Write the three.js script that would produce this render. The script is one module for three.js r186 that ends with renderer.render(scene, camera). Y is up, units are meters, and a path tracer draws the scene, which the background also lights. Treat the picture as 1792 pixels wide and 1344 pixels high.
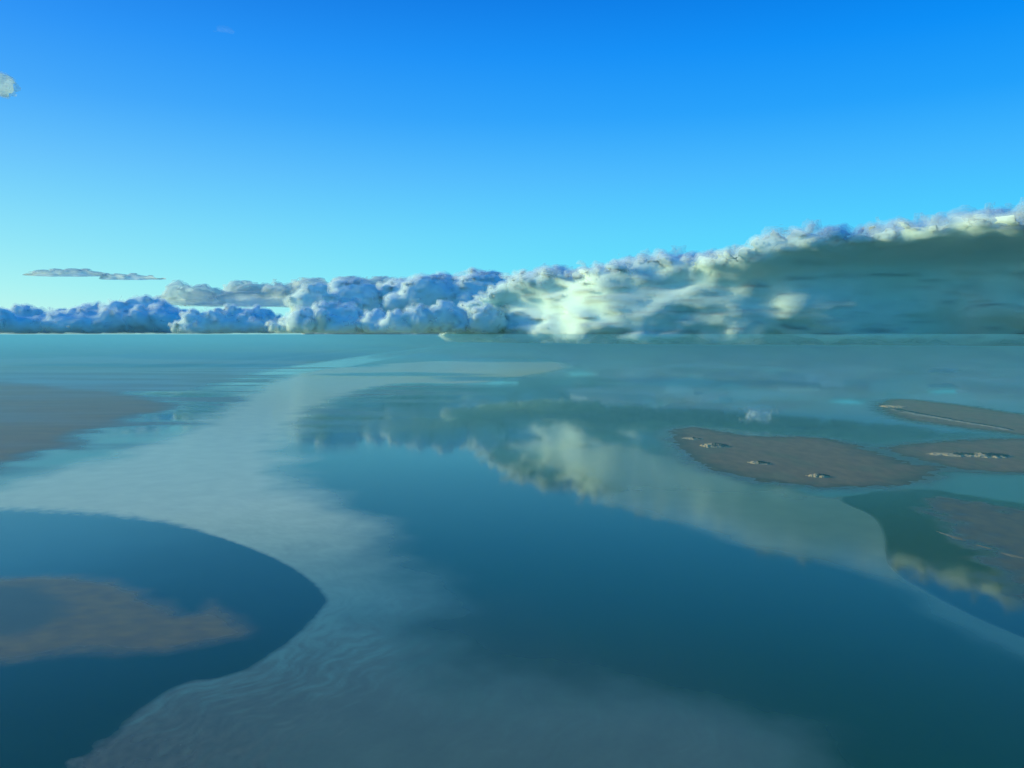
import * as THREE from 'three';
import { createNoise2D, createNoise3D } from 'simplex-noise';

// ---------------------------------------------------------------- camera, sky, sun, exposure
const ALT = 1000;                       // metres above the lake
const TAN = 672 / 1378, PITCH = Math.atan(87 / 1378);
const EXPOSURE = 1.35;
const scene = new THREE.Scene();
const camera = new THREE.PerspectiveCamera(2 * Math.atan(TAN) * 180 / Math.PI, 4 / 3, 1, 2e6);
camera.position.set(0, ALT, 0);
camera.rotation.x = -PITCH;
const SUN_AZ = -75 * Math.PI / 180, SUN_EL = 15 * Math.PI / 180;
const SUN = new THREE.Vector3(Math.sin(SUN_AZ) * Math.cos(SUN_EL), Math.sin(SUN_EL), -Math.cos(SUN_AZ) * Math.cos(SUN_EL));
const sun = new THREE.DirectionalLight(new THREE.Color().setRGB(1, 0.855, 0.48), 3.8);
sun.name = 'sun_light';
sun.position.copy(SUN).multiplyScalar(60000);
sun.castShadow = true;
Object.assign(sun.shadow.camera, { left: -40000, right: 40000, top: 40000, bottom: -40000, near: 100, far: 200000 });
sun.shadow.mapSize.set(4096, 4096);
scene.add(sun);
const lin = (c) => (c <= 0.04045 ? c / 12.92 : Math.pow((c + 0.055) / 1.055, 2.4));
const srgb = (r, g, b) => [lin(r / 255), lin(g / 255), lin(b / 255)];
const lerp = (a, b, t) => a + (b - a) * t, clamp = (x, a = 0, b = 1) => Math.min(b, Math.max(a, x));
const smooth = (a, b, x) => { const t = clamp((x - a) / (b - a)); return t * t * (3 - 2 * t); };
function ramp(stops, x) {
  let i = 0;
  while (i < stops.length - 2 && x > stops[i + 1][0]) i++;
  const [x0, a] = stops[i], [x1, b] = stops[i + 1], t = clamp((x - x0) / (x1 - x0));
  return Array.isArray(a) ? a.map((v, k) => lerp(v, b[k], t)) : lerp(a, b, t);
}
{
  // clear evening air: deep blue overhead, cyan low down, a pale yellow glow round the low sun
  const W = 1024, H = 512, data = new Float32Array(W * H * 4);
  const air = [
    [-90, srgb(60, 150, 175)], [0, srgb(66, 222, 250)], [3, srgb(68, 226, 255)], [7, srgb(72, 208, 255)], [11, srgb(62, 184, 255)], [15, srgb(28, 160, 252)],
    [19, srgb(4, 143, 247)], [23, srgb(0, 122, 229)], [30, srgb(0, 117, 226)], [50, srgb(0, 117, 227)], [90, srgb(0, 117, 228)],
  ];
  for (let j = 0; j < H; j++) {
    const el = ((j + 0.5) / H - 0.5) * 180, e = el * Math.PI / 180;
    for (let i = 0; i < W; i++) {
      const r = ((i + 0.5) / W - 0.5) * 2 * Math.PI;
      const x = Math.cos(r) * Math.cos(e), y = Math.sin(e), z = Math.sin(r) * Math.cos(e);
      const c = ramp(air, el), dot = x * SUN.x + y * SUN.y + z * SUN.z, ang = Math.acos(clamp(dot, -1, 1)) * 180 / Math.PI;
      const az = Math.atan2(x, -z) * 180 / Math.PI, da = Math.abs(((az + 75 + 540) % 360) - 180);
      const glow = 1.45 * Math.exp(-(da / 64) * (da / 64)) * Math.exp(-Math.max(el, 0) / 6);   // warm band along the horizon
      const halo = Math.exp(-(ang / 22) * (ang / 22)) + 8 * Math.exp(-(ang / 9) * (ang / 9));                                    // whiter air round the sun
      const k = (j * W + i) * 4;
      data[k] = lerp(c[0], 0.74, Math.min(1, 0.9 * glow)) + 0.1 * halo;
      data[k + 1] = lerp(c[1], 1.0, Math.min(1, 0.95 * glow)) + 0.12 * halo;
      data[k + 2] = lerp(c[2], 0.8, Math.min(1, 0.9 * glow)) + 0.1 * halo;
      for (let q = 0; q < 3; q++) data[k + q] /= EXPOSURE;
      data[k + 3] = 1;
    }
  }
  const sky = new THREE.DataTexture(data, W, H, THREE.RGBAFormat, THREE.FloatType);
  sky.mapping = THREE.EquirectangularReflectionMapping;
  sky.magFilter = sky.minFilter = THREE.LinearFilter;
  sky.needsUpdate = true;
  scene.background = sky;
  scene.environment = sky;
}
scene.fog = new THREE.FogExp2(new THREE.Color().setRGB(0.22, 0.85, 0.95), 2.5e-5);
const renderer = new THREE.WebGLRenderer({ antialias: true });
renderer.toneMapping = THREE.LinearToneMapping;
renderer.toneMappingExposure = EXPOSURE;
renderer.shadowMap.enabled = true;

// ---------------------------------------------------------------- helpers
let seed = 7;
const rnd = () => { seed = (seed + 0x6d2b79f5) | 0; let t = Math.imul(seed ^ (seed >>> 15), 1 | seed); t = (t + Math.imul(t ^ (t >>> 7), 61 | t)) ^ t; return ((t ^ (t >>> 14)) >>> 0) / 4294967296; };
const n2 = createNoise2D(rnd), n3 = createNoise3D(rnd);
const fbm2 = (x, y, o = 4) => { let s = 0, a = 0.5; for (let i = 0; i < o; i++) { s += a * n2(x, y); x = x * 2.03 + 17.1; y = y * 2.03 - 9.7; a *= 0.5; } return s; };
const fbm3 = (x, y, z, o) => { let s = 0, a = 0.5; for (let i = 0; i < o; i++) { s += a * n3(x, y, z); x = x * 2.07 + 11.3; y = y * 2.07 - 4.1; z = z * 2.07 + 7.9; a *= 0.5; } return s; };
const billow = (x, y, z, o, g = 0.4) => { let s = 0, a = 0.5, t = 0; for (let i = 0; i < o; i++) { s += a * Math.abs(n3(x, y, z)); t += a; x = x * 2.1 + 5.3; y = y * 2.1 + 1.7; z = z * 2.1 - 8.9; a *= g; } return s / t; };
const names = {};
const numbered = (n) => { const k = names[n] = (names[n] ?? -1) + 1; return k ? n + '_' + String(k).padStart(3, '0') : n; };
function tag(o, label, category, group, kind) {
  Object.assign(o.userData, { label, category });
  if (group) o.userData.group = group;
  if (kind) o.userData.kind = kind;
  return o;
}
const CP = Math.cos(PITCH), SP = Math.sin(PITCH);
function ray(px, py) { const a = (px - 896) / 1378, b = (672 - py) / 1378; return [a, b * CP - SP, -b * SP - CP]; }
function onWater(px, py) { const [a, b, c] = ray(px, py), t = -ALT / b; return [a * t, c * t]; }             // survey of the shoreline: where a sight line meets the lake
function aloft(px, py, dist) { const [a, b, c] = ray(px, py), t = dist / -c; return [a * t, ALT + b * t, -dist]; }

// smooth closed outline on the lake, with a signed distance (metres, positive inside)
function outline(points, steps = 6) {
  const p = points.map(([x, y]) => onWater(x, y)), n = p.length, poly = [];
  for (let i = 0; i < n; i++) {
    const [a, b, c, d] = [p[(i + n - 1) % n], p[i], p[(i + 1) % n], p[(i + 2) % n]];
    for (let k = 0; k < steps; k++) {
      const t = k / steps, cr = (u) => 0.5 * (2 * b[u] + (c[u] - a[u]) * t + (2 * a[u] - 5 * b[u] + 4 * c[u] - d[u]) * t * t + (3 * b[u] - a[u] - 3 * c[u] + d[u]) * t * t * t);
      poly.push([cr(0), cr(1)]);
    }
  }
  let x0 = 1e9, x1 = -1e9, z0 = 1e9, z1 = -1e9;
  for (const [x, z] of poly) { x0 = Math.min(x0, x); x1 = Math.max(x1, x); z0 = Math.min(z0, z); z1 = Math.max(z1, z); }
  const sd = (x, z, far = 1500) => {
    if (x < x0 - far || x > x1 + far || z < z0 - far || z > z1 + far) return -far;
    let inside = false, best = 1e30;
    for (let i = 0, j = poly.length - 1; i < poly.length; j = i++) {
      const ax = poly[j][0], az = poly[j][1], bx = poly[i][0], bz = poly[i][1], ex = bx - ax, ez = bz - az;
      if ((az > z) !== (bz > z) && x < ex * (z - az) / ez + ax) inside = !inside;
      const t = clamp(((x - ax) * ex + (z - az) * ez) / (ex * ex + ez * ez + 1e-9)), dx = x - ax - ex * t, dz = z - az - ez * t;
      best = Math.min(best, dx * dx + dz * dz);
    }
    return (inside ? 1 : -1) * Math.sqrt(best);
  };
  return { poly, sd, box: [x0, x1, z0, z1] };
}

// ---------------------------------------------------------------- lake
const LENS_EDGE = [[-60, 892], [100, 893], [200, 900], [300, 915], [400, 945], [480, 976], [540, 1012], [570, 1044], [566, 1062], [530, 1102], [480, 1142], [430, 1172], [380, 1187], [320, 1197], [250, 1240], [190, 1295], [120, 1350], [40, 1440]];
const lens = outline([...LENS_EDGE, [-300, 1440], [-900, 1150], [-600, 930]]);
const stream = outline([[-500, 905], [-200, 880], [0, 845], [150, 805], [290, 758], [400, 705], [480, 664], [620, 640], [900, 626], [1000, 640], [860, 668], [700, 672], [600, 700], [520, 760], [560, 850], [640, 905], [715, 970], [765, 1040], [800, 1110], [880, 1165], [1000, 1200], [1200, 1240], [1400, 1310], [1500, 1500], [1200, 2000], [-200, 2000], [-500, 1500], [-700, 1200]]);
const paleBand = outline([[960, 790], [1080, 780], [1180, 800], [1290, 838], [1400, 858], [1500, 868], [1590, 890], [1640, 940], [1650, 985], [1640, 1035], [1560, 1022], [1450, 985], [1330, 960], [1230, 935], [1120, 900], [1040, 875], [1060, 850], [1010, 820]]);
const margin = outline([[1530, 975], [1600, 1000], [1720, 1060], [1950, 1150], [1990, 1240], [1792, 1172], [1680, 1126], [1590, 1072], [1535, 1015]]);
const channel = outline([[1390, 853], [1480, 855], [1560, 850], [1620, 834], [1680, 828], [1800, 832], [1900, 834], [1900, 905], [1790, 882], [1700, 868], [1620, 857], [1540, 862], [1440, 868]]);
const bay = outline([[1470, 872], [1560, 862], [1620, 858], [1700, 869], [1790, 884], [1950, 900], [2050, 1020], [2000, 1190], [1870, 1150], [1792, 1117], [1700, 1077], [1620, 1035], [1572, 1005], [1550, 978], [1545, 935], [1525, 903]]);
const farFlat = outline([[-500, 640], [0, 628], [250, 622], [450, 628], [560, 632], [480, 650], [420, 668], [380, 682], [300, 686], [150, 690], [-100, 700], [-600, 700]]);
const farBlue = outline([[180, 620], [400, 616], [650, 618], [820, 622], [760, 628], [560, 632], [380, 630], [220, 628]]);
const leftFlat = outline([[-500, 650], [-200, 664], [0, 668], [150, 680], [262, 692], [318, 712], [268, 728], [190, 757], [128, 788], [60, 804], [0, 826], [-150, 860], [-400, 890]]);
const BAR_A = outline([[1183, 757], [1200, 750], [1222, 749], [1262, 756], [1300, 763], [1350, 765], [1400, 765], [1450, 769], [1500, 783], [1550, 800], [1600, 814], [1640, 816], [1612, 832], [1588, 842], [1540, 849], [1480, 851], [1420, 849], [1350, 842], [1280, 827], [1226, 807], [1198, 782]]);
const BAR_B = outline([[1547, 711], [1556, 702], [1580, 699], [1625, 703], [1690, 711], [1760, 722], [1860, 735], [1950, 752], [1880, 768], [1800, 762], [1750, 755], [1690, 748], [1630, 740], [1585, 732], [1558, 722]]);
const BAR_C = outline([[1556, 787], [1600, 778], [1680, 772], [1760, 769], [1860, 768], [1950, 775], [1960, 830], [1880, 829], [1792, 827], [1720, 823], [1660, 815], [1610, 802]]);
const SHOAL_R = outline([[1600, 872], [1660, 868], [1720, 878], [1800, 892], [1950, 910], [2000, 1000], [1950, 1110], [1850, 1082], [1792, 1052], [1745, 1030], [1715, 990], [1680, 950], [1640, 925], [1615, 895]]);
const SHOAL_L = outline([[-300, 1012], [-100, 1010], [0, 1008], [90, 1004], [170, 1008], [235, 1024], [290, 1050], [335, 1070], [372, 1046], [395, 1060], [445, 1102], [400, 1124], [330, 1140], [230, 1148], [150, 1146], [70, 1155], [0, 1164], [-150, 1180], [-350, 1150]]);
const SHOAL_HOLE = outline([[-200, 1020], [0, 1016], [80, 1022], [130, 1045], [140, 1070], [100, 1095], [40, 1112], [-60, 1122], [-250, 1110]]);
const A = (r, g, b) => [r, g, b];
const BED = { deep: A(0.0, 0.042, 0.0), lens: A(0.0, 0.03, 0.008), silt: A(0.1, 0.23, 0.15), mud: A(0.075, 0.092, 0.052), paleBand: A(0.12, 0.2, 0.1), channel: A(0.05, 0.2, 0.14), bay: A(0.0, 0.035, 0.008), flat: A(0.12, 0.19, 0.15), blue: A(0.0, 0.05, 0.09) };
const mixed = (a, b, t) => [lerp(a[0], b[0], t), lerp(a[1], b[1], t), lerp(a[2], b[2], t)];
const mix = (c, d, t) => { c[0] = lerp(c[0], d[0], t); c[1] = lerp(c[1], d[1], t); c[2] = lerp(c[2], d[2], t); };
function bed(x, z) {      // [r, g, b, roughness]
  const r = Math.hypot(x, z), c = [...BED.deep], wx = x + 90 * fbm2(x / 700, z / 700, 4), wz = z + 90 * fbm2(x / 700 + 40, z / 700 - 13, 4);
  let rough = 0.05;
  const put = (o, colour, soft0, soft1, ro, px = wx, pz = wz, gain = 1) => { const t = gain * smooth(soft0, soft1, o.sd(px, pz)); if (t > 0) { mix(c, colour, t); rough = lerp(rough, ro, t); } return t; };
  // brown silt thins the deep water towards the camera
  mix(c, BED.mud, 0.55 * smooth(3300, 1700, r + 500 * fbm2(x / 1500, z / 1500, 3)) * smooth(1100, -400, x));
  mix(c, A(0.05, 0.17, 0.12), 0.8 * smooth(5200, 8500, r + 900 * fbm2(x / 2500, z / 2500, 3)) * smooth(-2500, 500, x + 0.1 * (z + 8000)));  // paler bed colour painted in to lift the dark cloud reflection at mid distance
  const s = put(stream, [lerp(BED.silt[0], 0.54, smooth(2800, 4800, r)), lerp(BED.silt[1], 0.56, smooth(2800, 4800, r)), lerp(BED.silt[2], 0.27, smooth(3000, 5000, r))], -190, 400, 0.2, x + 230 * fbm2(x / 900, z / 900, 5), z + 230 * fbm2(x / 900 + 40, z / 900 - 13, 5));  // silt close by; far stretch paled in colour to stand for reflected cream cloud
  if (s > 0) {
    // flow-drawn threads in the silt
    const across = Math.max(lens.sd(x, z, 9000), -9000), along = Math.atan2(z + 2900, x + 2100) * 3000, w = 90 * fbm2(x / 500, z / 500, 3);
    const th = fbm2((across + w) / 45, along / 300, 5) + 0.6 * fbm2((across + 2 * w) / 240, along / 1500 + 5, 3);
    for (let k = 0; k < 3; k++) c[k] *= 1 + s * 0.11 * (th + 0.8 * fbm2(x / 24, z / 24, 3) * smooth(4200, 2200, r)) * smooth(6500, 3500, r);
    mix(c, BED.mud, s * 0.7 * smooth(3000, 2000, r + 400 * th));
    // brown, combed bottom along the near edge of the pool
    const tg = 0.5 * th + 1.4 * fbm2((across + 0.4 * w) / 26, along / 110, 4);
    const comb = smooth(-620, -60, across + 260 * th) * smooth(2500, 1900, r + 200 * th);
    mix(c, A(0.08 + 0.035 * tg, 0.085 + 0.035 * tg, 0.048 + 0.02 * tg), 0.85 * s * comb);
    rough = lerp(rough, 0.3, s * comb);
  }
  const soft = smooth(-1300, -2600, x) * smooth(-2600, -3000, z), rag = 7 + 90 * smooth(2300, 1800, r) + 60 * soft;
  put(lens, mixed(BED.lens, A(0.02, 0.12, 0.1), 0.8 * smooth(-1200, -2400, x + 200 * fbm2(x / 500, z / 300, 3)) * smooth(-2500, -3100, z)), -14 - 90 * soft, 14 + rag * 0.4 + 90 * soft, 0.035, x + rag * fbm2(x / 110, z / 110, 4), z + rag * fbm2(x / 110 + 9, z / 110, 4));
  put(paleBand, BED.paleBand, -60, 160, 0.12);  // pale band in the bed colour, left of the bay
  put(channel, BED.channel, -30, 50, 0.12);
  put(margin, A(0.04, 0.13, 0.07), -40, 150, 0.1);
  put(bay, BED.bay, -8, 20, 0.04, x, z);
  put(farFlat, BED.flat, -100, 700, 0.3);
  put(leftFlat, A(0.165 + 0.05 * fbm2(x / 1500, z / 300, 4), 0.115 + 0.03 * fbm2(x / 1500, z / 300, 4), 0.045), -250, 500, 0.6, x + 400 * fbm2(x / 1300, z / 900, 4), z + 110 * fbm2(x / 1300 + 5, z / 900, 4));
  for (const b of [BAR_A, BAR_B, BAR_C]) put(b, A(0.07, 0.1, 0.055), -330, 30, 0.35, x + 120 * fbm2(x / 350, z / 350, 4), z + 120 * fbm2(x / 350 + 5, z / 350, 4));
  put(SHOAL_R, A(0.12 + 0.05 * fbm2(x / 90, z / 200, 4), 0.1 + 0.035 * fbm2(x / 90, z / 200, 4), 0.035), -30, 200, 0.6, x + 160 * fbm2(x / 300, z / 300, 4), z + 160 * fbm2(x / 300 + 7, z / 300, 4), 0.9);
  put(SHOAL_L, A(0.15 + 0.06 * fbm2(x / 150, z / 90, 4), 0.11 + 0.04 * fbm2(x / 150, z / 90, 4), 0.04), -40, 110, 0.4, x + 40 * fbm2(x / 200, z / 200, 4), z + 40 * fbm2(x / 200 + 7, z / 200, 4), 0.85);
  put(SHOAL_HOLE, A(0.035, 0.05, 0.03), -30, 110, 0.3, wx, wz, 0.85);
  // streaks of wet flat and open water far out on the left
  { const t = (1 - s) * smooth(4200, 9000, r) * smooth(-600, -4500, x + 0.16 * (z + 6000)) * smooth(-0.25, 0.45, fbm2(x / 6000 + 3, z / 1500, 3)); mix(c, A(0.16, 0.135, 0.07), 0.75 * t); rough = lerp(rough, 0.45, 0.8 * t); }
  put(farBlue, BED.blue, -100, 900, 0.1);
  const g = 1 + 0.1 * fbm2(x / 260, z / 260, 4);
  for (let k = 0; k < 3; k++) c[k] *= g;
  c.push(rough);
  return c;
}
{
  // one sheet to the horizon, finer where the ground is close
  const rows = [], NR = 760, pos = [], col = [], uv = [], index = [];
  for (const z of [30000, 12000, 5000, 2000, 0, -900]) rows.push(z);
  for (let i = 0; i <= NR; i++) { const t = i / NR; rows.push(-(1000 / Math.tan(lerp(0.62, 0.00167, Math.pow(t, 0.85))))); }
  const NC = 640, cols = [];
  for (let i = 0; i <= NC; i++) cols.push(-1 + 2 * i / NC);
  const outer = [-40, -12, -4, -1.8], width = (z) => 0.82 * Math.max(-z, 900) + 250;
  const all = [...outer, ...cols, ...outer.map((v) => -v).reverse()];
  for (const z of rows) for (const u of all) {
    const x = u * width(z) * (Math.abs(u) > 1 && z > -20000 ? Math.max(1, 20000 / Math.max(-z, 4000)) : 1);
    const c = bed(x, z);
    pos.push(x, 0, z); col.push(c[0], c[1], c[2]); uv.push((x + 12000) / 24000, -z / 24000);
  }
  const w = all.length;
  for (let j = 0; j < rows.length - 1; j++) for (let i = 0; i < w - 1; i++) { const k = j * w + i; index.push(k, k + 1, k + w, k + 1, k + w + 1, k + w); }
  const g = new THREE.BufferGeometry();
  g.setAttribute('position', new THREE.Float32BufferAttribute(pos, 3));
  g.setAttribute('color', new THREE.Float32BufferAttribute(col, 3));
  g.setAttribute('uv', new THREE.Float32BufferAttribute(uv, 2));
  g.setIndex(index);
  g.computeVertexNormals();
  const S = 1024, d = new Uint8Array(S * S * 4);
  for (let j = 0; j < S; j++) for (let i = 0; i < S; i++) { const v = bed((i + 0.5) / S * 24000 - 12000, -(j + 0.5) / S * 24000)[3] * 255, k = (j * S + i) * 4; d[k] = d[k + 1] = d[k + 2] = v; d[k + 3] = 255; }
  const tex = new THREE.DataTexture(d, S, S);
  tex.magFilter = tex.minFilter = THREE.LinearFilter; tex.wrapS = tex.wrapT = THREE.ClampToEdgeWrapping; tex.needsUpdate = true;
  const water = new THREE.Mesh(g, new THREE.MeshPhysicalMaterial({ vertexColors: true, roughness: 1, roughnessMap: tex, ior: 1.29 }));
  water.name = 'water'; water.receiveShadow = true;
  tag(water, 'shallow mirror calm lake reaching to the horizon with pale silt currents and a painted cloud reflection', 'lake', null, 'structure');
  scene.add(water);
}

// ---------------------------------------------------------------- sandbars and their dunes
const sandMat = new THREE.MeshPhysicalMaterial({ vertexColors: true, roughness: 0.75, specularIntensity: 0.25 });
const scrubMat = new THREE.MeshStandardMaterial({ vertexColors: true, roughness: 0.9 });
function sheet([x0, x1, z0, z1], cell, height, colour, ox = 0, oz = 0, floor = -0.5) {
  const nx = Math.ceil((x1 - x0) / cell) + 1, nz = Math.ceil((z1 - z0) / cell) + 1, pos = [], col = [], index = [], hs = [];
  for (let j = 0; j < nz; j++) for (let i = 0; i < nx; i++) { const x = x0 + i * cell, z = z0 + j * cell, h = height(x, z); hs.push(h); pos.push(x - ox, h, z - oz); col.push(...colour(x, z, h)); }
  for (let j = 0; j < nz - 1; j++) for (let i = 0; i < nx - 1; i++) { const k = j * nx + i; if (Math.max(hs[k], hs[k + 1], hs[k + nx], hs[k + nx + 1]) > floor) index.push(k, k + nx, k + 1, k + 1, k + nx, k + nx + 1); }
  const g = new THREE.BufferGeometry();
  g.setAttribute('position', new THREE.Float32BufferAttribute(pos, 3));
  g.setAttribute('color', new THREE.Float32BufferAttribute(col, 3));
  g.setIndex(index); g.computeVertexNormals();
  return g;
}
function part(name, g, m, parent) { const o = new THREE.Mesh(g, m); o.name = name; o.castShadow = o.receiveShadow = true; parent.add(o); return o; }
const barHeight = (o, H) => (x, z) => {
  const d = o.sd(x + 95 * fbm2(x / 260, z / 260, 5), z + 95 * fbm2(x / 260 + 31, z / 260, 5), 300) + 40;
  return Math.max(-3, d < 0 ? d * 0.05 : H * (1 - Math.exp(-d / 160)) + 0.35 * fbm2(x / 60, z / 60, 3) * Math.min(1, d / 40));
};
function sandbar(o, label, H) {
  const hf = barHeight(o, H), [x0, x1, z0, z1] = o.box, pad = 80;
  const m = new THREE.Mesh(sheet([x0 - pad, x1 + pad, z0 - pad, z1 + pad], 14, hf, (x, z, h) => {
    const w = smooth(0.1, 1.5, h + 0.5 * fbm2(x / 240, z / 240, 4)), n = 1 + 0.3 * fbm2(x / 110, z / 330, 4), green = smooth(0.05, 0.5, fbm2(x / 500 + 9, z / 900, 4)) * 0.45;
    return [lerp(0.075, lerp(0.175, 0.1, green), w) * n, lerp(0.085, lerp(0.125, 0.125, green), w) * n, lerp(0.035, lerp(0.05, 0.045, green), w) * n];
  }), sandMat);
  m.name = numbered('sandbar'); m.receiveShadow = true;
  tag(m, label, 'sandbar', 'sandbars in the shallow lake');
  scene.add(m);
  return hf;
}
const hA = sandbar(BAR_A, 'broad brown sandbar with several small dunes and a curved near shore', 1.6);
const hB = sandbar(BAR_B, 'narrow tan sandbar carrying a long pale dune ridge, farthest of the sandbars', 1.8);
const hC = sandbar(BAR_C, 'grey brown sandbar with one scrub covered islet and a dark pool', 1.6);
// dune: an uneven sandy mound, pale where it faces the light, with dark scrub on its far end
function dune(px, py, len, wid, H, turn, scrub, label, ground, tone = 1) {
  const [cx, cz] = onWater(px, py), t = new THREE.Group(), ca = Math.cos(turn), sa = Math.sin(turn), y = Math.max(0, ground(cx, cz)), R = Math.max(len, wid) * 0.75;
  t.name = numbered('dune'); t.position.set(cx, y, cz); tag(t, label, 'dune', 'dunes on the sandbars'); scene.add(t);
  const hf = (x, z) => {
    const u = (x * ca + z * sa) / (len / 2), v = (-x * sa + z * ca) / (wid / 2) + 0.35 * n2((x + cx) / 90, 3), d = 1 - u * u - v * v + 0.7 * fbm2((x + cx) / 45, (z + cz) / 45, 4);
    return d < 0 ? -1 : H * Math.pow(Math.min(d, 1.3), 0.7) - 0.7;
  };
  part('sand', sheet([-R, R, -R, R], Math.max(3, R / 45), hf, (x, z) => { const n = tone * (1 + 0.25 * fbm2((x + cx) / 30, (z + cz) / 30, 3)); return [0.4 * n, 0.32 * n, 0.14 * n]; }), sandMat, t);
  if (scrub > 0) {
    const pos = [], col = [], norm = [];
    for (let k = 0; k < scrub * 90; k++) {
      const u = lerp(-0.15, 0.95, Math.pow(rnd(), 0.8)), v = (rnd() * 2 - 1) * (0.75 - 0.5 * Math.abs(u)), x = u * len / 2 * ca - v * wid / 2 * sa, z = u * len / 2 * sa + v * wid / 2 * ca, y0 = Math.max(-0.3, hf(x, z)), r = 2.2 + rnd() * 3.5, tone = 0.6 + rnd() * 0.8;
      for (let q = 0; q < 9; q++) {
        const a = rnd() * 6.28, b = rnd() * 6.28, cx2 = x + (rnd() - 0.5) * 2 * r, cy2 = y0 + rnd() * r * 1.3, cz2 = z + (rnd() - 0.5) * 2 * r;
        for (let e = 0; e < 3; e++) { const g = a + e * 2.1, R2 = r * 0.75; pos.push(cx2 + R2 * Math.cos(g) * Math.cos(b), cy2 + R2 * Math.sin(g) * 0.8, cz2 + R2 * Math.cos(g) * Math.sin(b)); col.push(0.055 * tone, 0.09 * tone, 0.045 * tone); norm.push(0, 1, 0); }
      }
    }
    const g = new THREE.BufferGeometry();
    g.setAttribute('position', new THREE.Float32BufferAttribute(pos, 3));
    g.setAttribute('color', new THREE.Float32BufferAttribute(col, 3));
    g.setAttribute('normal', new THREE.Float32BufferAttribute(norm, 3));
    part('scrub', g, scrubMat, t).userData.kind = 'stuff';
  }
  return t;
}
dune(1212, 768, 190, 150, 9, 0.5, 0.4, 'low pale dune at the western tip of the brown sandbar', hA);
dune(1250, 781, 250, 190, 19, 0.4, 2.2, 'bright dune with a tail of dark scrub, second from the tip of the brown sandbar', hA);
dune(1328, 811, 170, 120, 12, 0.5, 1.1, 'greyish dune in the middle of the brown sandbar with scrub at its end', hA);
dune(1432, 834, 150, 90, 15, 0.3, 1.0, 'bright yellowish dune near the curved near shore of the brown sandbar', hA);
dune(1563, 712, 330, 260, 16, 0.6, 0, 'pale rounded dune at the head of the narrow tan sandbar', hB);
dune(1672, 796, 420, 200, 11, 0.15, 3.0, 'tan dune with patchy scrub on the grey brown sandbar', hC);
dune(1728, 798, 330, 210, 14, 0.1, 7, 'islet densely covered in dark green scrub beside a pool', hC);
const flat = () => 0;
dune(1662, 937, 230, 34, 1.5, 1.33, 0, 'thin pale sand ridge at the edge of the brown flat beside the dark bay', flat, 0.55);
dune(1722, 957, 100, 30, 1.4, 1.2, 0, 'short pale sand ridge in the middle of the brown flat by the dark bay', flat, 0.55);
dune(1772, 972, 130, 40, 1.5, 1.1, 0, 'yellowish sand ridge nearest to the picture edge on the brown flat', flat, 0.55);
{
  // the long ridge down the narrow bar
  const line = [[1572, 718], [1600, 724], [1640, 731], [1690, 740], [1730, 746], [1768, 753]].map(([x, y]) => onWater(x, y));
  const [cx, cz] = line[2], t = new THREE.Group();
  t.name = numbered('dune'); t.position.set(cx, 0, cz); tag(t, 'long narrow dune ridge with a dark scrub line along its crest', 'dune', 'dunes on the sandbars'); scene.add(t);
  const dist = (x, z) => { let best = 1e9, at = 0; for (let i = 0; i < line.length - 1; i++) { const [ax, az] = line[i], [bx, bz] = line[i + 1], ex = bx - ax, ez = bz - az, q = clamp(((x - ax) * ex + (z - az) * ez) / (ex * ex + ez * ez)), d = Math.hypot(x - ax - ex * q, z - az - ez * q); if (d < best) { best = d; at = (i + q) / (line.length - 1); } } return [best, at]; };
  const xs = line.map((p) => p[0]), zs = line.map((p) => p[1]);
  const hf = (x, z) => { const wx = x + 40 * fbm2(x / 170, z / 170, 3), [d, a] = dist(wx, z), w = lerp(95, 40, a) * (0.75 + 0.6 * n2(z / 170, 1) + 0.3 * n2(z / 60, 5)); return d > w ? -1 : lerp(15, 8, a) * (1 - (d / w) ** 2) - 0.5 + 1.2; };
  part('sand', sheet([Math.min(...xs) - 140, Math.max(...xs) + 140, Math.min(...zs) - 140, Math.max(...zs) + 140], 11, hf, (x, z) => { const n = 1 + 0.3 * fbm2(x / 60, z / 60, 3); return [0.2 * n, 0.2 * n, 0.13 * n]; }, cx, cz), sandMat, t);
  const pos = [], col = [], norm = [];
  for (let k = 0; k < 1500; k++) {
    const a = Math.pow(rnd(), 1.5) * (line.length - 1.001), i = Math.floor(a), q = a - i, x = lerp(line[i][0], line[i + 1][0], q) + 22 + (rnd() - 0.5) * lerp(120, 26, a / 5), z = lerp(line[i][1], line[i + 1][1], q) - 20 + (rnd() - 0.5) * 60, h = Math.max(1, hf(x, z)), tone = 0.6 + rnd() * 0.8;
    for (let p = 0; p < 6; p++) { const g = rnd() * 6.28, b = rnd() * 6.28, r = 3 + 3 * rnd(), X = x + (rnd() - 0.5) * 9, Y = h + rnd() * 5, Z = z + (rnd() - 0.5) * 9; for (let e = 0; e < 3; e++) { pos.push(X + r * Math.cos(g + e * 2.1) * Math.cos(b) - cx, Y + r * Math.sin(g + e * 2.1) * 0.8, Z + r * Math.cos(g + e * 2.1) * Math.sin(b) - cz); col.push(0.055 * tone, 0.085 * tone, 0.05 * tone); norm.push(0, 1, 0); } }
  }
  const g = new THREE.BufferGeometry();
  g.setAttribute('position', new THREE.Float32BufferAttribute(pos, 3)); g.setAttribute('color', new THREE.Float32BufferAttribute(col, 3)); g.setAttribute('normal', new THREE.Float32BufferAttribute(norm, 3));
  part('scrub', g, scrubMat, t).userData.kind = 'stuff';
}

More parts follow.
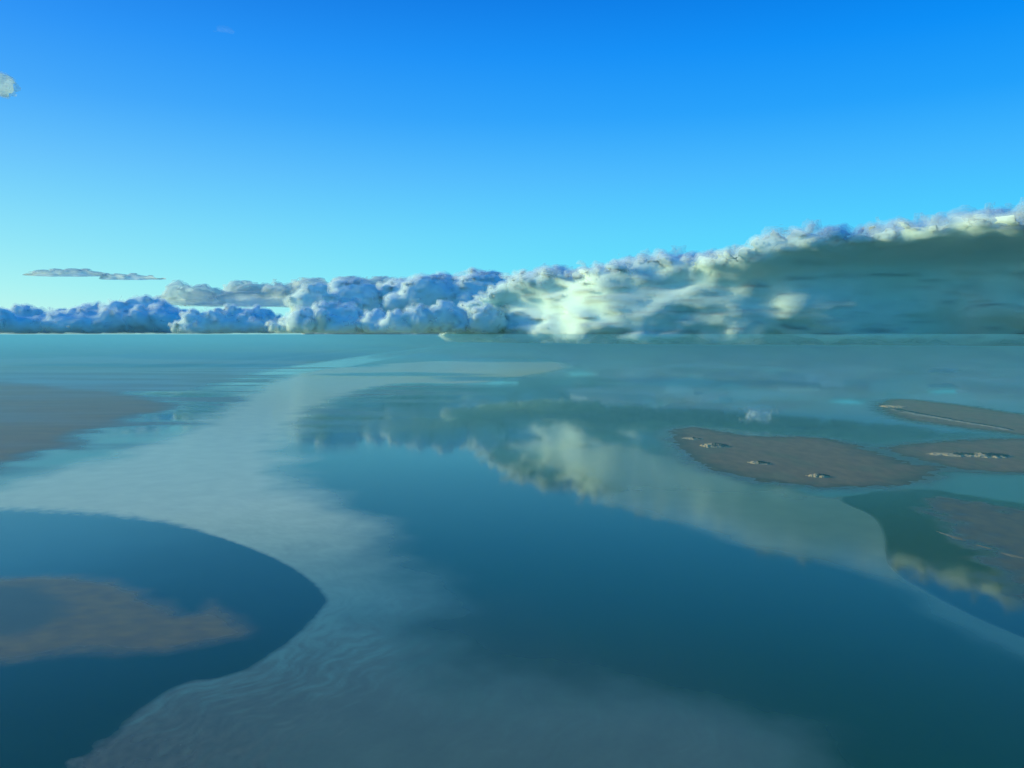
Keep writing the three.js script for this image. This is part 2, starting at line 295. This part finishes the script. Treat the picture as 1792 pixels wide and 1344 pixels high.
// ---------------------------------------------------------------- clouds
function surfaceNet(F, nx, ny, nz, iso) {
  const id = new Int32Array(nx * ny * nz).fill(-1), pos = [], index = [], sy = nx, sz = nx * ny;
  for (let k = 0; k < nz - 1; k++) for (let j = 0; j < ny - 1; j++) for (let i = 0; i < nx - 1; i++) {
    const o = i + j * sy + k * sz; let m = 0;
    const v = [F[o] - iso, F[o + 1] - iso, F[o + sy] - iso, F[o + sy + 1] - iso, F[o + sz] - iso, F[o + sz + 1] - iso, F[o + sz + sy] - iso, F[o + sz + sy + 1] - iso];
    for (let c = 0; c < 8; c++) if (v[c] > 0) m |= 1 << c;
    if (m === 0 || m === 255) continue;
    let x = 0, y = 0, z = 0, n = 0;
    for (let c = 0; c < 8; c++) for (const b of [1, 2, 4]) if (!(c & b)) {
      const e = c | b; if ((v[c] > 0) === (v[e] > 0)) continue;
      const t = v[c] / (v[c] - v[e]);
      x += (c & 1) + (b === 1 ? t : 0); y += ((c >> 1) & 1) + (b === 2 ? t : 0); z += ((c >> 2) & 1) + (b === 4 ? t : 0); n++;
    }
    id[o] = pos.length / 3; pos.push(i + x / n, j + y / n, k + z / n);
  }
  const quad = (a, b, c, d, flip) => { if (flip) index.push(a, b, c, a, c, d); else index.push(a, c, b, a, d, c); };
  for (let k = 1; k < nz - 1; k++) for (let j = 1; j < ny - 1; j++) for (let i = 1; i < nx - 1; i++) {
    const o = i + j * sy + k * sz, s = F[o] > iso;
    if (s !== F[o + 1] > iso) quad(id[o], id[o - sy], id[o - sy - sz], id[o - sz], s);
    if (s !== F[o + sy] > iso) quad(id[o], id[o - sz], id[o - sz - 1], id[o - 1], s);
    if (s !== F[o + sz] > iso) quad(id[o], id[o - 1], id[o - 1 - sy], id[o - sy], s);
  }
  return { pos, index };
}
const white = (o) => new THREE.MeshPhysicalMaterial({ color: new THREE.Color().setRGB(0.78, 0.985, 0.96), roughness: 1, specularIntensity: 0, ...o });
const M = {
  core: white({ transmission: 0.2, thickness: 0 }),
  soft: white({ transmission: 0.3, thickness: 0 }),
  deck: white({ transparent: true, opacity: 0.6, transmission: 0.6, thickness: 0 }),
  veil: white({ transparent: true, opacity: 0.4, transmission: 0.2, thickness: 0 }),
  thin: white({ transparent: true, opacity: 0.22, transmission: 0.5, thickness: 0 }),
  wisp: white({ transparent: true, opacity: 0.12, transmission: 0.7, thickness: 0 }),
  glow: white({ transparent: true, opacity: 0.5, transmission: 0.92, thickness: 0 }),
  faint: white({ transparent: true, opacity: 0.035, transmission: 0.7, thickness: 0 }),
  lit: white({ transparent: true, opacity: 0.75, transmission: 0.85, thickness: 0 }),
};
const stats = [];
// field(x, y, z) in metres about the cloud's base; positive inside; shells from the soft outside to the core
function cloud(name, label, group, origin, turn, [lx, ly, lz], y0, cell, field, shells) {
  const nx = Math.ceil(lx / cell), ny = Math.ceil(ly / cell), nz = Math.ceil(lz / cell), F = new Float32Array(nx * ny * nz);
  for (let k = 0, o = 0; k < nz; k++) for (let j = 0; j < ny; j++) for (let i = 0; i < nx; i++, o++) {
    const edge = i < 2 || j < 2 || k < 2 || i > nx - 3 || j > ny - 3 || k > nz - 3;
    F[o] = edge ? -1e4 : field((i - nx / 2) * cell, y0 + j * cell, (k - nz / 2) * cell);
  }
  const pos = [], index = [], g = new THREE.BufferGeometry(), mats = [];
  for (const [iso, m] of shells) {
    const s = surfaceNet(F, nx, ny, nz, iso), from = pos.length / 3, start = index.length;
    for (let i = 0; i < s.pos.length; i += 3) pos.push((s.pos[i] - nx / 2) * cell, y0 + s.pos[i + 1] * cell, (s.pos[i + 2] - nz / 2) * cell);
    for (const v of s.index) index.push(v + from);
    g.addGroup(start, index.length - start, mats.length); mats.push(m);
  }
  g.setAttribute('position', new THREE.Float32BufferAttribute(pos, 3));
  g.setIndex(index);
  // light scatters inside a cloud, so it shades after a smoothed field
  const B = F.map((v) => clamp(v, -3 * cell, 3 * cell)), tmp = new Float32Array(B.length), R = 2;
  for (let pass = 0; pass < 2; pass++) for (const [st, n] of [[1, nx], [nx, ny], [nx * ny, nz]]) {
    tmp.set(B);
    for (let o = 0; o < B.length; o++) { const q = Math.floor(o / st) % n; if (q < R || q >= n - R) continue; B[o] = 0.2 * (tmp[o - 2 * st] + tmp[o - st] + tmp[o] + tmp[o + st] + tmp[o + 2 * st]); }
  }
  const nor = new Float32Array(pos.length);
  for (let i = 0; i < pos.length; i += 3) {
    const X = clamp(Math.round(pos[i] / cell + nx / 2), 1, nx - 2), Y = clamp(Math.round((pos[i + 1] - y0) / cell), 1, ny - 2), Z = clamp(Math.round(pos[i + 2] / cell + nz / 2), 1, nz - 2), q = X + Y * nx + Z * nx * ny;
    const a = B[q - 1] - B[q + 1], b = B[q - nx] - B[q + nx], c = B[q - nx * ny] - B[q + nx * ny], l = Math.hypot(a, b, c) || 1;
    nor[i] = a / l; nor[i + 1] = b / l || 1e-3; nor[i + 2] = c / l;
  }
  g.setAttribute('normal', new THREE.Float32BufferAttribute(nor, 3));
  const o = new THREE.Mesh(g, mats);
  o.name = numbered(name); o.position.set(...origin); o.rotation.y = turn; o.castShadow = o.receiveShadow = true;
  tag(o, label, 'cloud', group);
  scene.add(o);
  stats.push(o.name + ' ' + (index.length / 3));
  return o;
}
// heaped cloud: blobs [x, y, z, radius, squash], rough billows, a flat base
const heap = (blobs, base, amp, size, strata = 0, oct = 3) => (x, y, z) => {
  let f = -1e9;
  for (const [bx, by, bz, r, q] of blobs) { const dx = x - bx, dy = (y - by) / (q ?? 0.8), dz = z - bz, d = r - Math.sqrt(dx * dx + dy * dy + dz * dz); f = f > d ? f + Math.max(0, 1 - (f - d) / 120) ** 2 * 30 : d + Math.max(0, 1 - (d - f) / 120) ** 2 * 30; }
  if (f < -amp * 1.6 || f > amp * 2.5) return f;
  f += amp * (2.2 * billow(x / size + 3, y / size, z / size, oct) - 0.75);
  if (strata) f += strata * fbm3(x / size * 0.55, y / (size * 0.16), z / size * 0.55, 4);
  return Math.min(f, (y - base) + 0.25 * amp * n3(x / size, y / size, z / size));
};
const GROUP = 'clouds low along the horizon';

// 1 the great bank on the right
{
  const P = [[840, 19000, 482], [1000, 17000, 474], [1040, 16200, 464], [1200, 15000, 446], [1300, 14000, 434], [1380, 13400, 414], [1450, 13000, 407], [1550, 12700, 397], [1620, 12200, 388], [1700, 11500, 376], [1792, 10700, 366], [2050, 9800, 330], [2500, 8800, 290]].map(([px, d, py]) => aloft(px, py, d));
  const a = P[0], b = P[10], len = Math.hypot(b[0] - a[0], b[2] - a[2]), ux = (b[0] - a[0]) / len, uz = (b[2] - a[2]) / len;
  const O = [(a[0] + b[0]) / 2 + ux * 1500, 0, (a[2] + b[2]) / 2 + uz * 1500], turn = -Math.atan2(uz, ux);
  // local: +x along the bank to the right, +z towards the viewer (right-handed about y)
  const loc = P.map(([x, y, z]) => { const dx = x - O[0], dz = z - O[2]; return [dx * ux + dz * uz, y, -dx * uz + dz * ux]; });
  const top = loc.map((p) => [p[0], p[1]]), front = loc.map((p) => [p[0], p[2]]);
  cloud('cloud_bank', 'huge layered cloud bank rising to the right with bright puffy rim and shaded teal underside', GROUP, O, turn, [16500, 2900, 8200], 700, 54, (x, y, z) => {
    const T = ramp(top, x) - 60 - 800 * smooth(-5400, -7600, x), zf = ramp(front, x) + 250, h = (y - 900) / (T - 900);
    const n = zf - z;                                                     // depth behind the front
    const dTop = T + 110 * n3(x / 1500, 0, z / 1500) - y + Math.min(0, n - 300) * 0.2;
    const right = smooth(-3000, 4500, x), recess = lerp(60, 3000, smooth(-3000, 6800, x)) * smooth(0.94, 0.66, h) - lerp(60, -500, right) * smooth(0.32, 0.05, h);
    const dFront = n - recess + lerp(190, 90, right) * smooth(6000, 3000, x) * (0.8 * n3(x / 2600, y / 1000, 4.2) + 0.6 * n3(x / 1100, y / 380, 1.2)) - 150 * smooth(3000, 6000, x) + 130 * n3(x / 900, y / 200, 9.1);
    const dBase = y - 900 - 130 * n3(x / 1300, 3, z / 1300) - 120 * fbm3(x / 700, 8, z / 700, 4);
    let f = Math.min(dTop, dFront, dBase, 4300 - n);
    if (f > 600 || f < -500) return f;
    const rim = smooth(0.66, 0.86, h) + lerp(0.45, 0.03, right) * smooth(0.55, 0.1, h), s = 560;
    f += (25 + 135 * rim) * (2.1 * billow(x / s, y / s * 1.15, z / s, 3) - 0.62);
    f += 190 * (1 - Math.min(1, rim)) * fbm3(x / 1900, y / 260, z / 1900, 3);
    return f;
  }, [[-105, M.wisp], [-70, M.wisp], [-35, M.thin], [20, M.core]]);
}
{
  // the deck that runs on behind the bank, flat beneath
  const deck = outline([[1120, 640], [1200, 665], [1500, 690], [2100, 690], [2600, 650], [2300, 596], [1500, 593], [1050, 593], [560, 594], [640, 604], [860, 622], [1000, 636]]);
  const [x0, x1, z0, z1] = deck.box, O = [(x0 + x1) / 2, 1000, (z0 + z1) / 2];
  cloud('cloud_deck', 'flat shaded cloud deck stretching away behind the great bank', GROUP, O, 0, [Math.min(160000, x1 - x0), 4800, Math.min(160000, z1 - z0)], -1800, 600, (x, y, z) => {
    const d = deck.sd(x + O[0], z + O[2], 9000);
    return Math.min(d * 0.2, 520 + 200 * n2(x / 9000, z / 9000) - y, y + 30 + 130 * fbm2(x / 5000, z / 5000, 3));
  }, [[0, M.deck]]);
}
// 2 the row of bright heaps before it, left of the middle
function row(name, label, list, dist, cell, amp, size, shells, base = 582, depth = 900, strata = 0) {
  // list: [px, py of the top, width in px]
  const pts = list.map(([px, py, w]) => [...aloft(px, py, dist), w / 1378 * dist]), B = aloft(896, base, dist)[1];
  const x0 = Math.min(...pts.map((p) => p[0] - p[3])), x1 = Math.max(...pts.map((p) => p[0] + p[3])), cx = (x0 + x1) / 2, hi = Math.max(...pts.map((p) => p[1])) - B;
  const blobs = [];
  for (const [x, y, , w] of pts) {
    const H = y - B, n = Math.max(1, Math.round(H / (w * 0.8)));
    for (let k = 0; k < n; k++) { const r = w * 0.5 * lerp(1, 0.72, k / n), q = Math.min(0.95, H / (r * 1.1)); blobs.push([x - cx + (rnd() - 0.5) * w * 0.3, H - r * q * 0.9 - (n - 1 - k) * H / n, (rnd() - 0.5) * depth, r, q]); }
    blobs.push([x - cx, H * 0.25, (rnd() - 0.5) * depth, w * 0.62, 0.6 * Math.min(1, H / w)]);
    for (let k = 0; k < 4; k++) { const r = w * (0.16 + 0.16 * rnd()); blobs.push([x - cx + (rnd() - 0.5) * w * 1.7, H * (0.1 + 0.5 * rnd()), (rnd() - 0.3) * depth, r, 0.85]); }
  }
  return cloud(name, label, GROUP, [cx, B, -dist - depth / 2], 0, [x1 - x0 + amp * 4, hi + amp * 3, depth + 2 * Math.max(...pts.map((p) => p[3])) + amp * 3], -amp, cell, heap(blobs, 0, amp, size, strata), shells);
}
row('cumulus_cloud', 'bright cream heaped cloud standing highest of the small heaps left of the middle', [[500, 552, 44], [530, 543, 50], [565, 532, 66], [592, 534, 50], [620, 552, 40]], 18400, 36, 95, 420, [[-60, M.wisp], [-30, M.thin], [10, M.soft]]);
row('cumulus_cloud', 'low white heaps in the row right of the bright cream heap', [[660, 545, 50], [700, 548, 44], [735, 540, 50], [770, 532, 56], [800, 546, 44], [850, 538, 60], [880, 530, 60], [905, 545, 44]], 18000, 36, 95, 420, [[-60, M.wisp], [-30, M.thin], [10, M.soft]]);
row('cumulus_cloud', 'small white heap at the right end of the blue left bank', [[335, 548, 44], [372, 545, 50], [395, 538, 54], [430, 540, 60], [455, 555, 50]], 20500, 40, 105, 460, [[-60, M.wisp], [-30, M.thin], [10, M.soft]]);
row('cloud_bank', 'long blue shaded bank of heaps under the pale yellow sky', [[-120, 540, 90], [-50, 545, 80], [20, 538, 80], [75, 545, 64], [130, 535, 80], [175, 530, 70], [205, 522, 70], [238, 522, 70], [275, 535, 70], [310, 543, 60], [340, 552, 60]], 26000, 56, 150, 700, [[-80, M.wisp], [-40, M.thin], [20, M.soft]], 582, 1600);
// 3 far cream cloud sheets
row('cloud_bank', 'cream lit flat topped cloud behind the blue heaps', [[300, 508, 44], [340, 502, 80], [385, 490, 70], [430, 496, 110], [500, 494, 130], [580, 491, 130], [650, 490, 110]], 60000, 130, 320, 1700, [[-150, M.thin], [0, M.glow], [420, M.glow]], 531, 6000, 220);
row('cloud_bank', 'broad cream and grey cloud in the middle behind the low heaps', [[590, 496, 120], [680, 490, 150], [760, 484, 140], [850, 482, 160], [940, 480, 150], [1040, 474, 140]], 32000, 92, 230, 1100, [[-120, M.wisp], [-60, M.thin], [25, M.soft]], 574, 3000, 170);

// 4 small clouds on their own
const wisp = (amp, size, q) => (lx, ly, lz, seedx) => (x, y, z) => { const u = x / lx, v = y / ly, w = z / lz, d = 1 - Math.sqrt(u * u + v * v + w * w); return d < -0.6 ? -1 : d + amp * fbm3(x / size + seedx, y / (size * q), z / size, 3); };
function scrap(name, label, px, py, dist, [w, h, d], cell, amp, size, q, shells, seedx) {
  const at = aloft(px, py, dist);
  cloud(name, label, null, at, 0, [w * 2.6, h * 2.8, d * 2.6], -h * 1.4, cell, wisp(amp, size, q)(w, h, d, seedx), shells);
}
scrap('small_cloud', 'small bright white cloud high in the blue sky at the picture edge', 2, 149, 3600, [62, 50, 50], 4, 0.5, 70, 1, [[0.02, M.thin], [0.2, M.lit]], 3);
scrap('small_cloud', 'faint thin wisp high in the deep blue sky', 392, 52, 9000, [150, 40, 90], 8, 1.0, 200, 0.7, [[0.3, M.faint]], 8);
row('streak_cloud', 'thin cream streak of cloud above the blue heaped bank', [[62, 478, 26], [80, 474, 30], [100, 471, 34], [122, 471, 34], [145, 473, 32], [165, 476, 26]], 38000, 45, 60, 700, [[-55, M.thin], [-10, M.glow]], 483, 500, 120);
row('streak_cloud', 'thin pinkish streak trailing to the right of the cream streak', [[185, 480, 24], [205, 479, 26], [230, 481, 26], [252, 484, 22], [268, 487, 16]], 38000, 45, 60, 700, [[-60, M.wisp], [-20, M.glow]], 489, 500, 150);
scrap('low_cloud', 'small white scrap of low cloud hovering beyond the brown sandbar', 1326, 726, 8500, [165, 80, 110], 8, 1.5, 150, 0.9, [[0.1, M.faint], [0.35, M.faint], [0.6, M.wisp]], 21);
scrap('low_cloud', 'pale wide scrap low over the far water on the right', 1655, 648, 18000, [330, 60, 220], 18, 0.7, 300, 0.6, [[0.05, M.wisp], [0.2, M.wisp], [0.35, M.thin]], 33);  // thin pale translucent shape low over the far water

renderer.render(scene, camera);
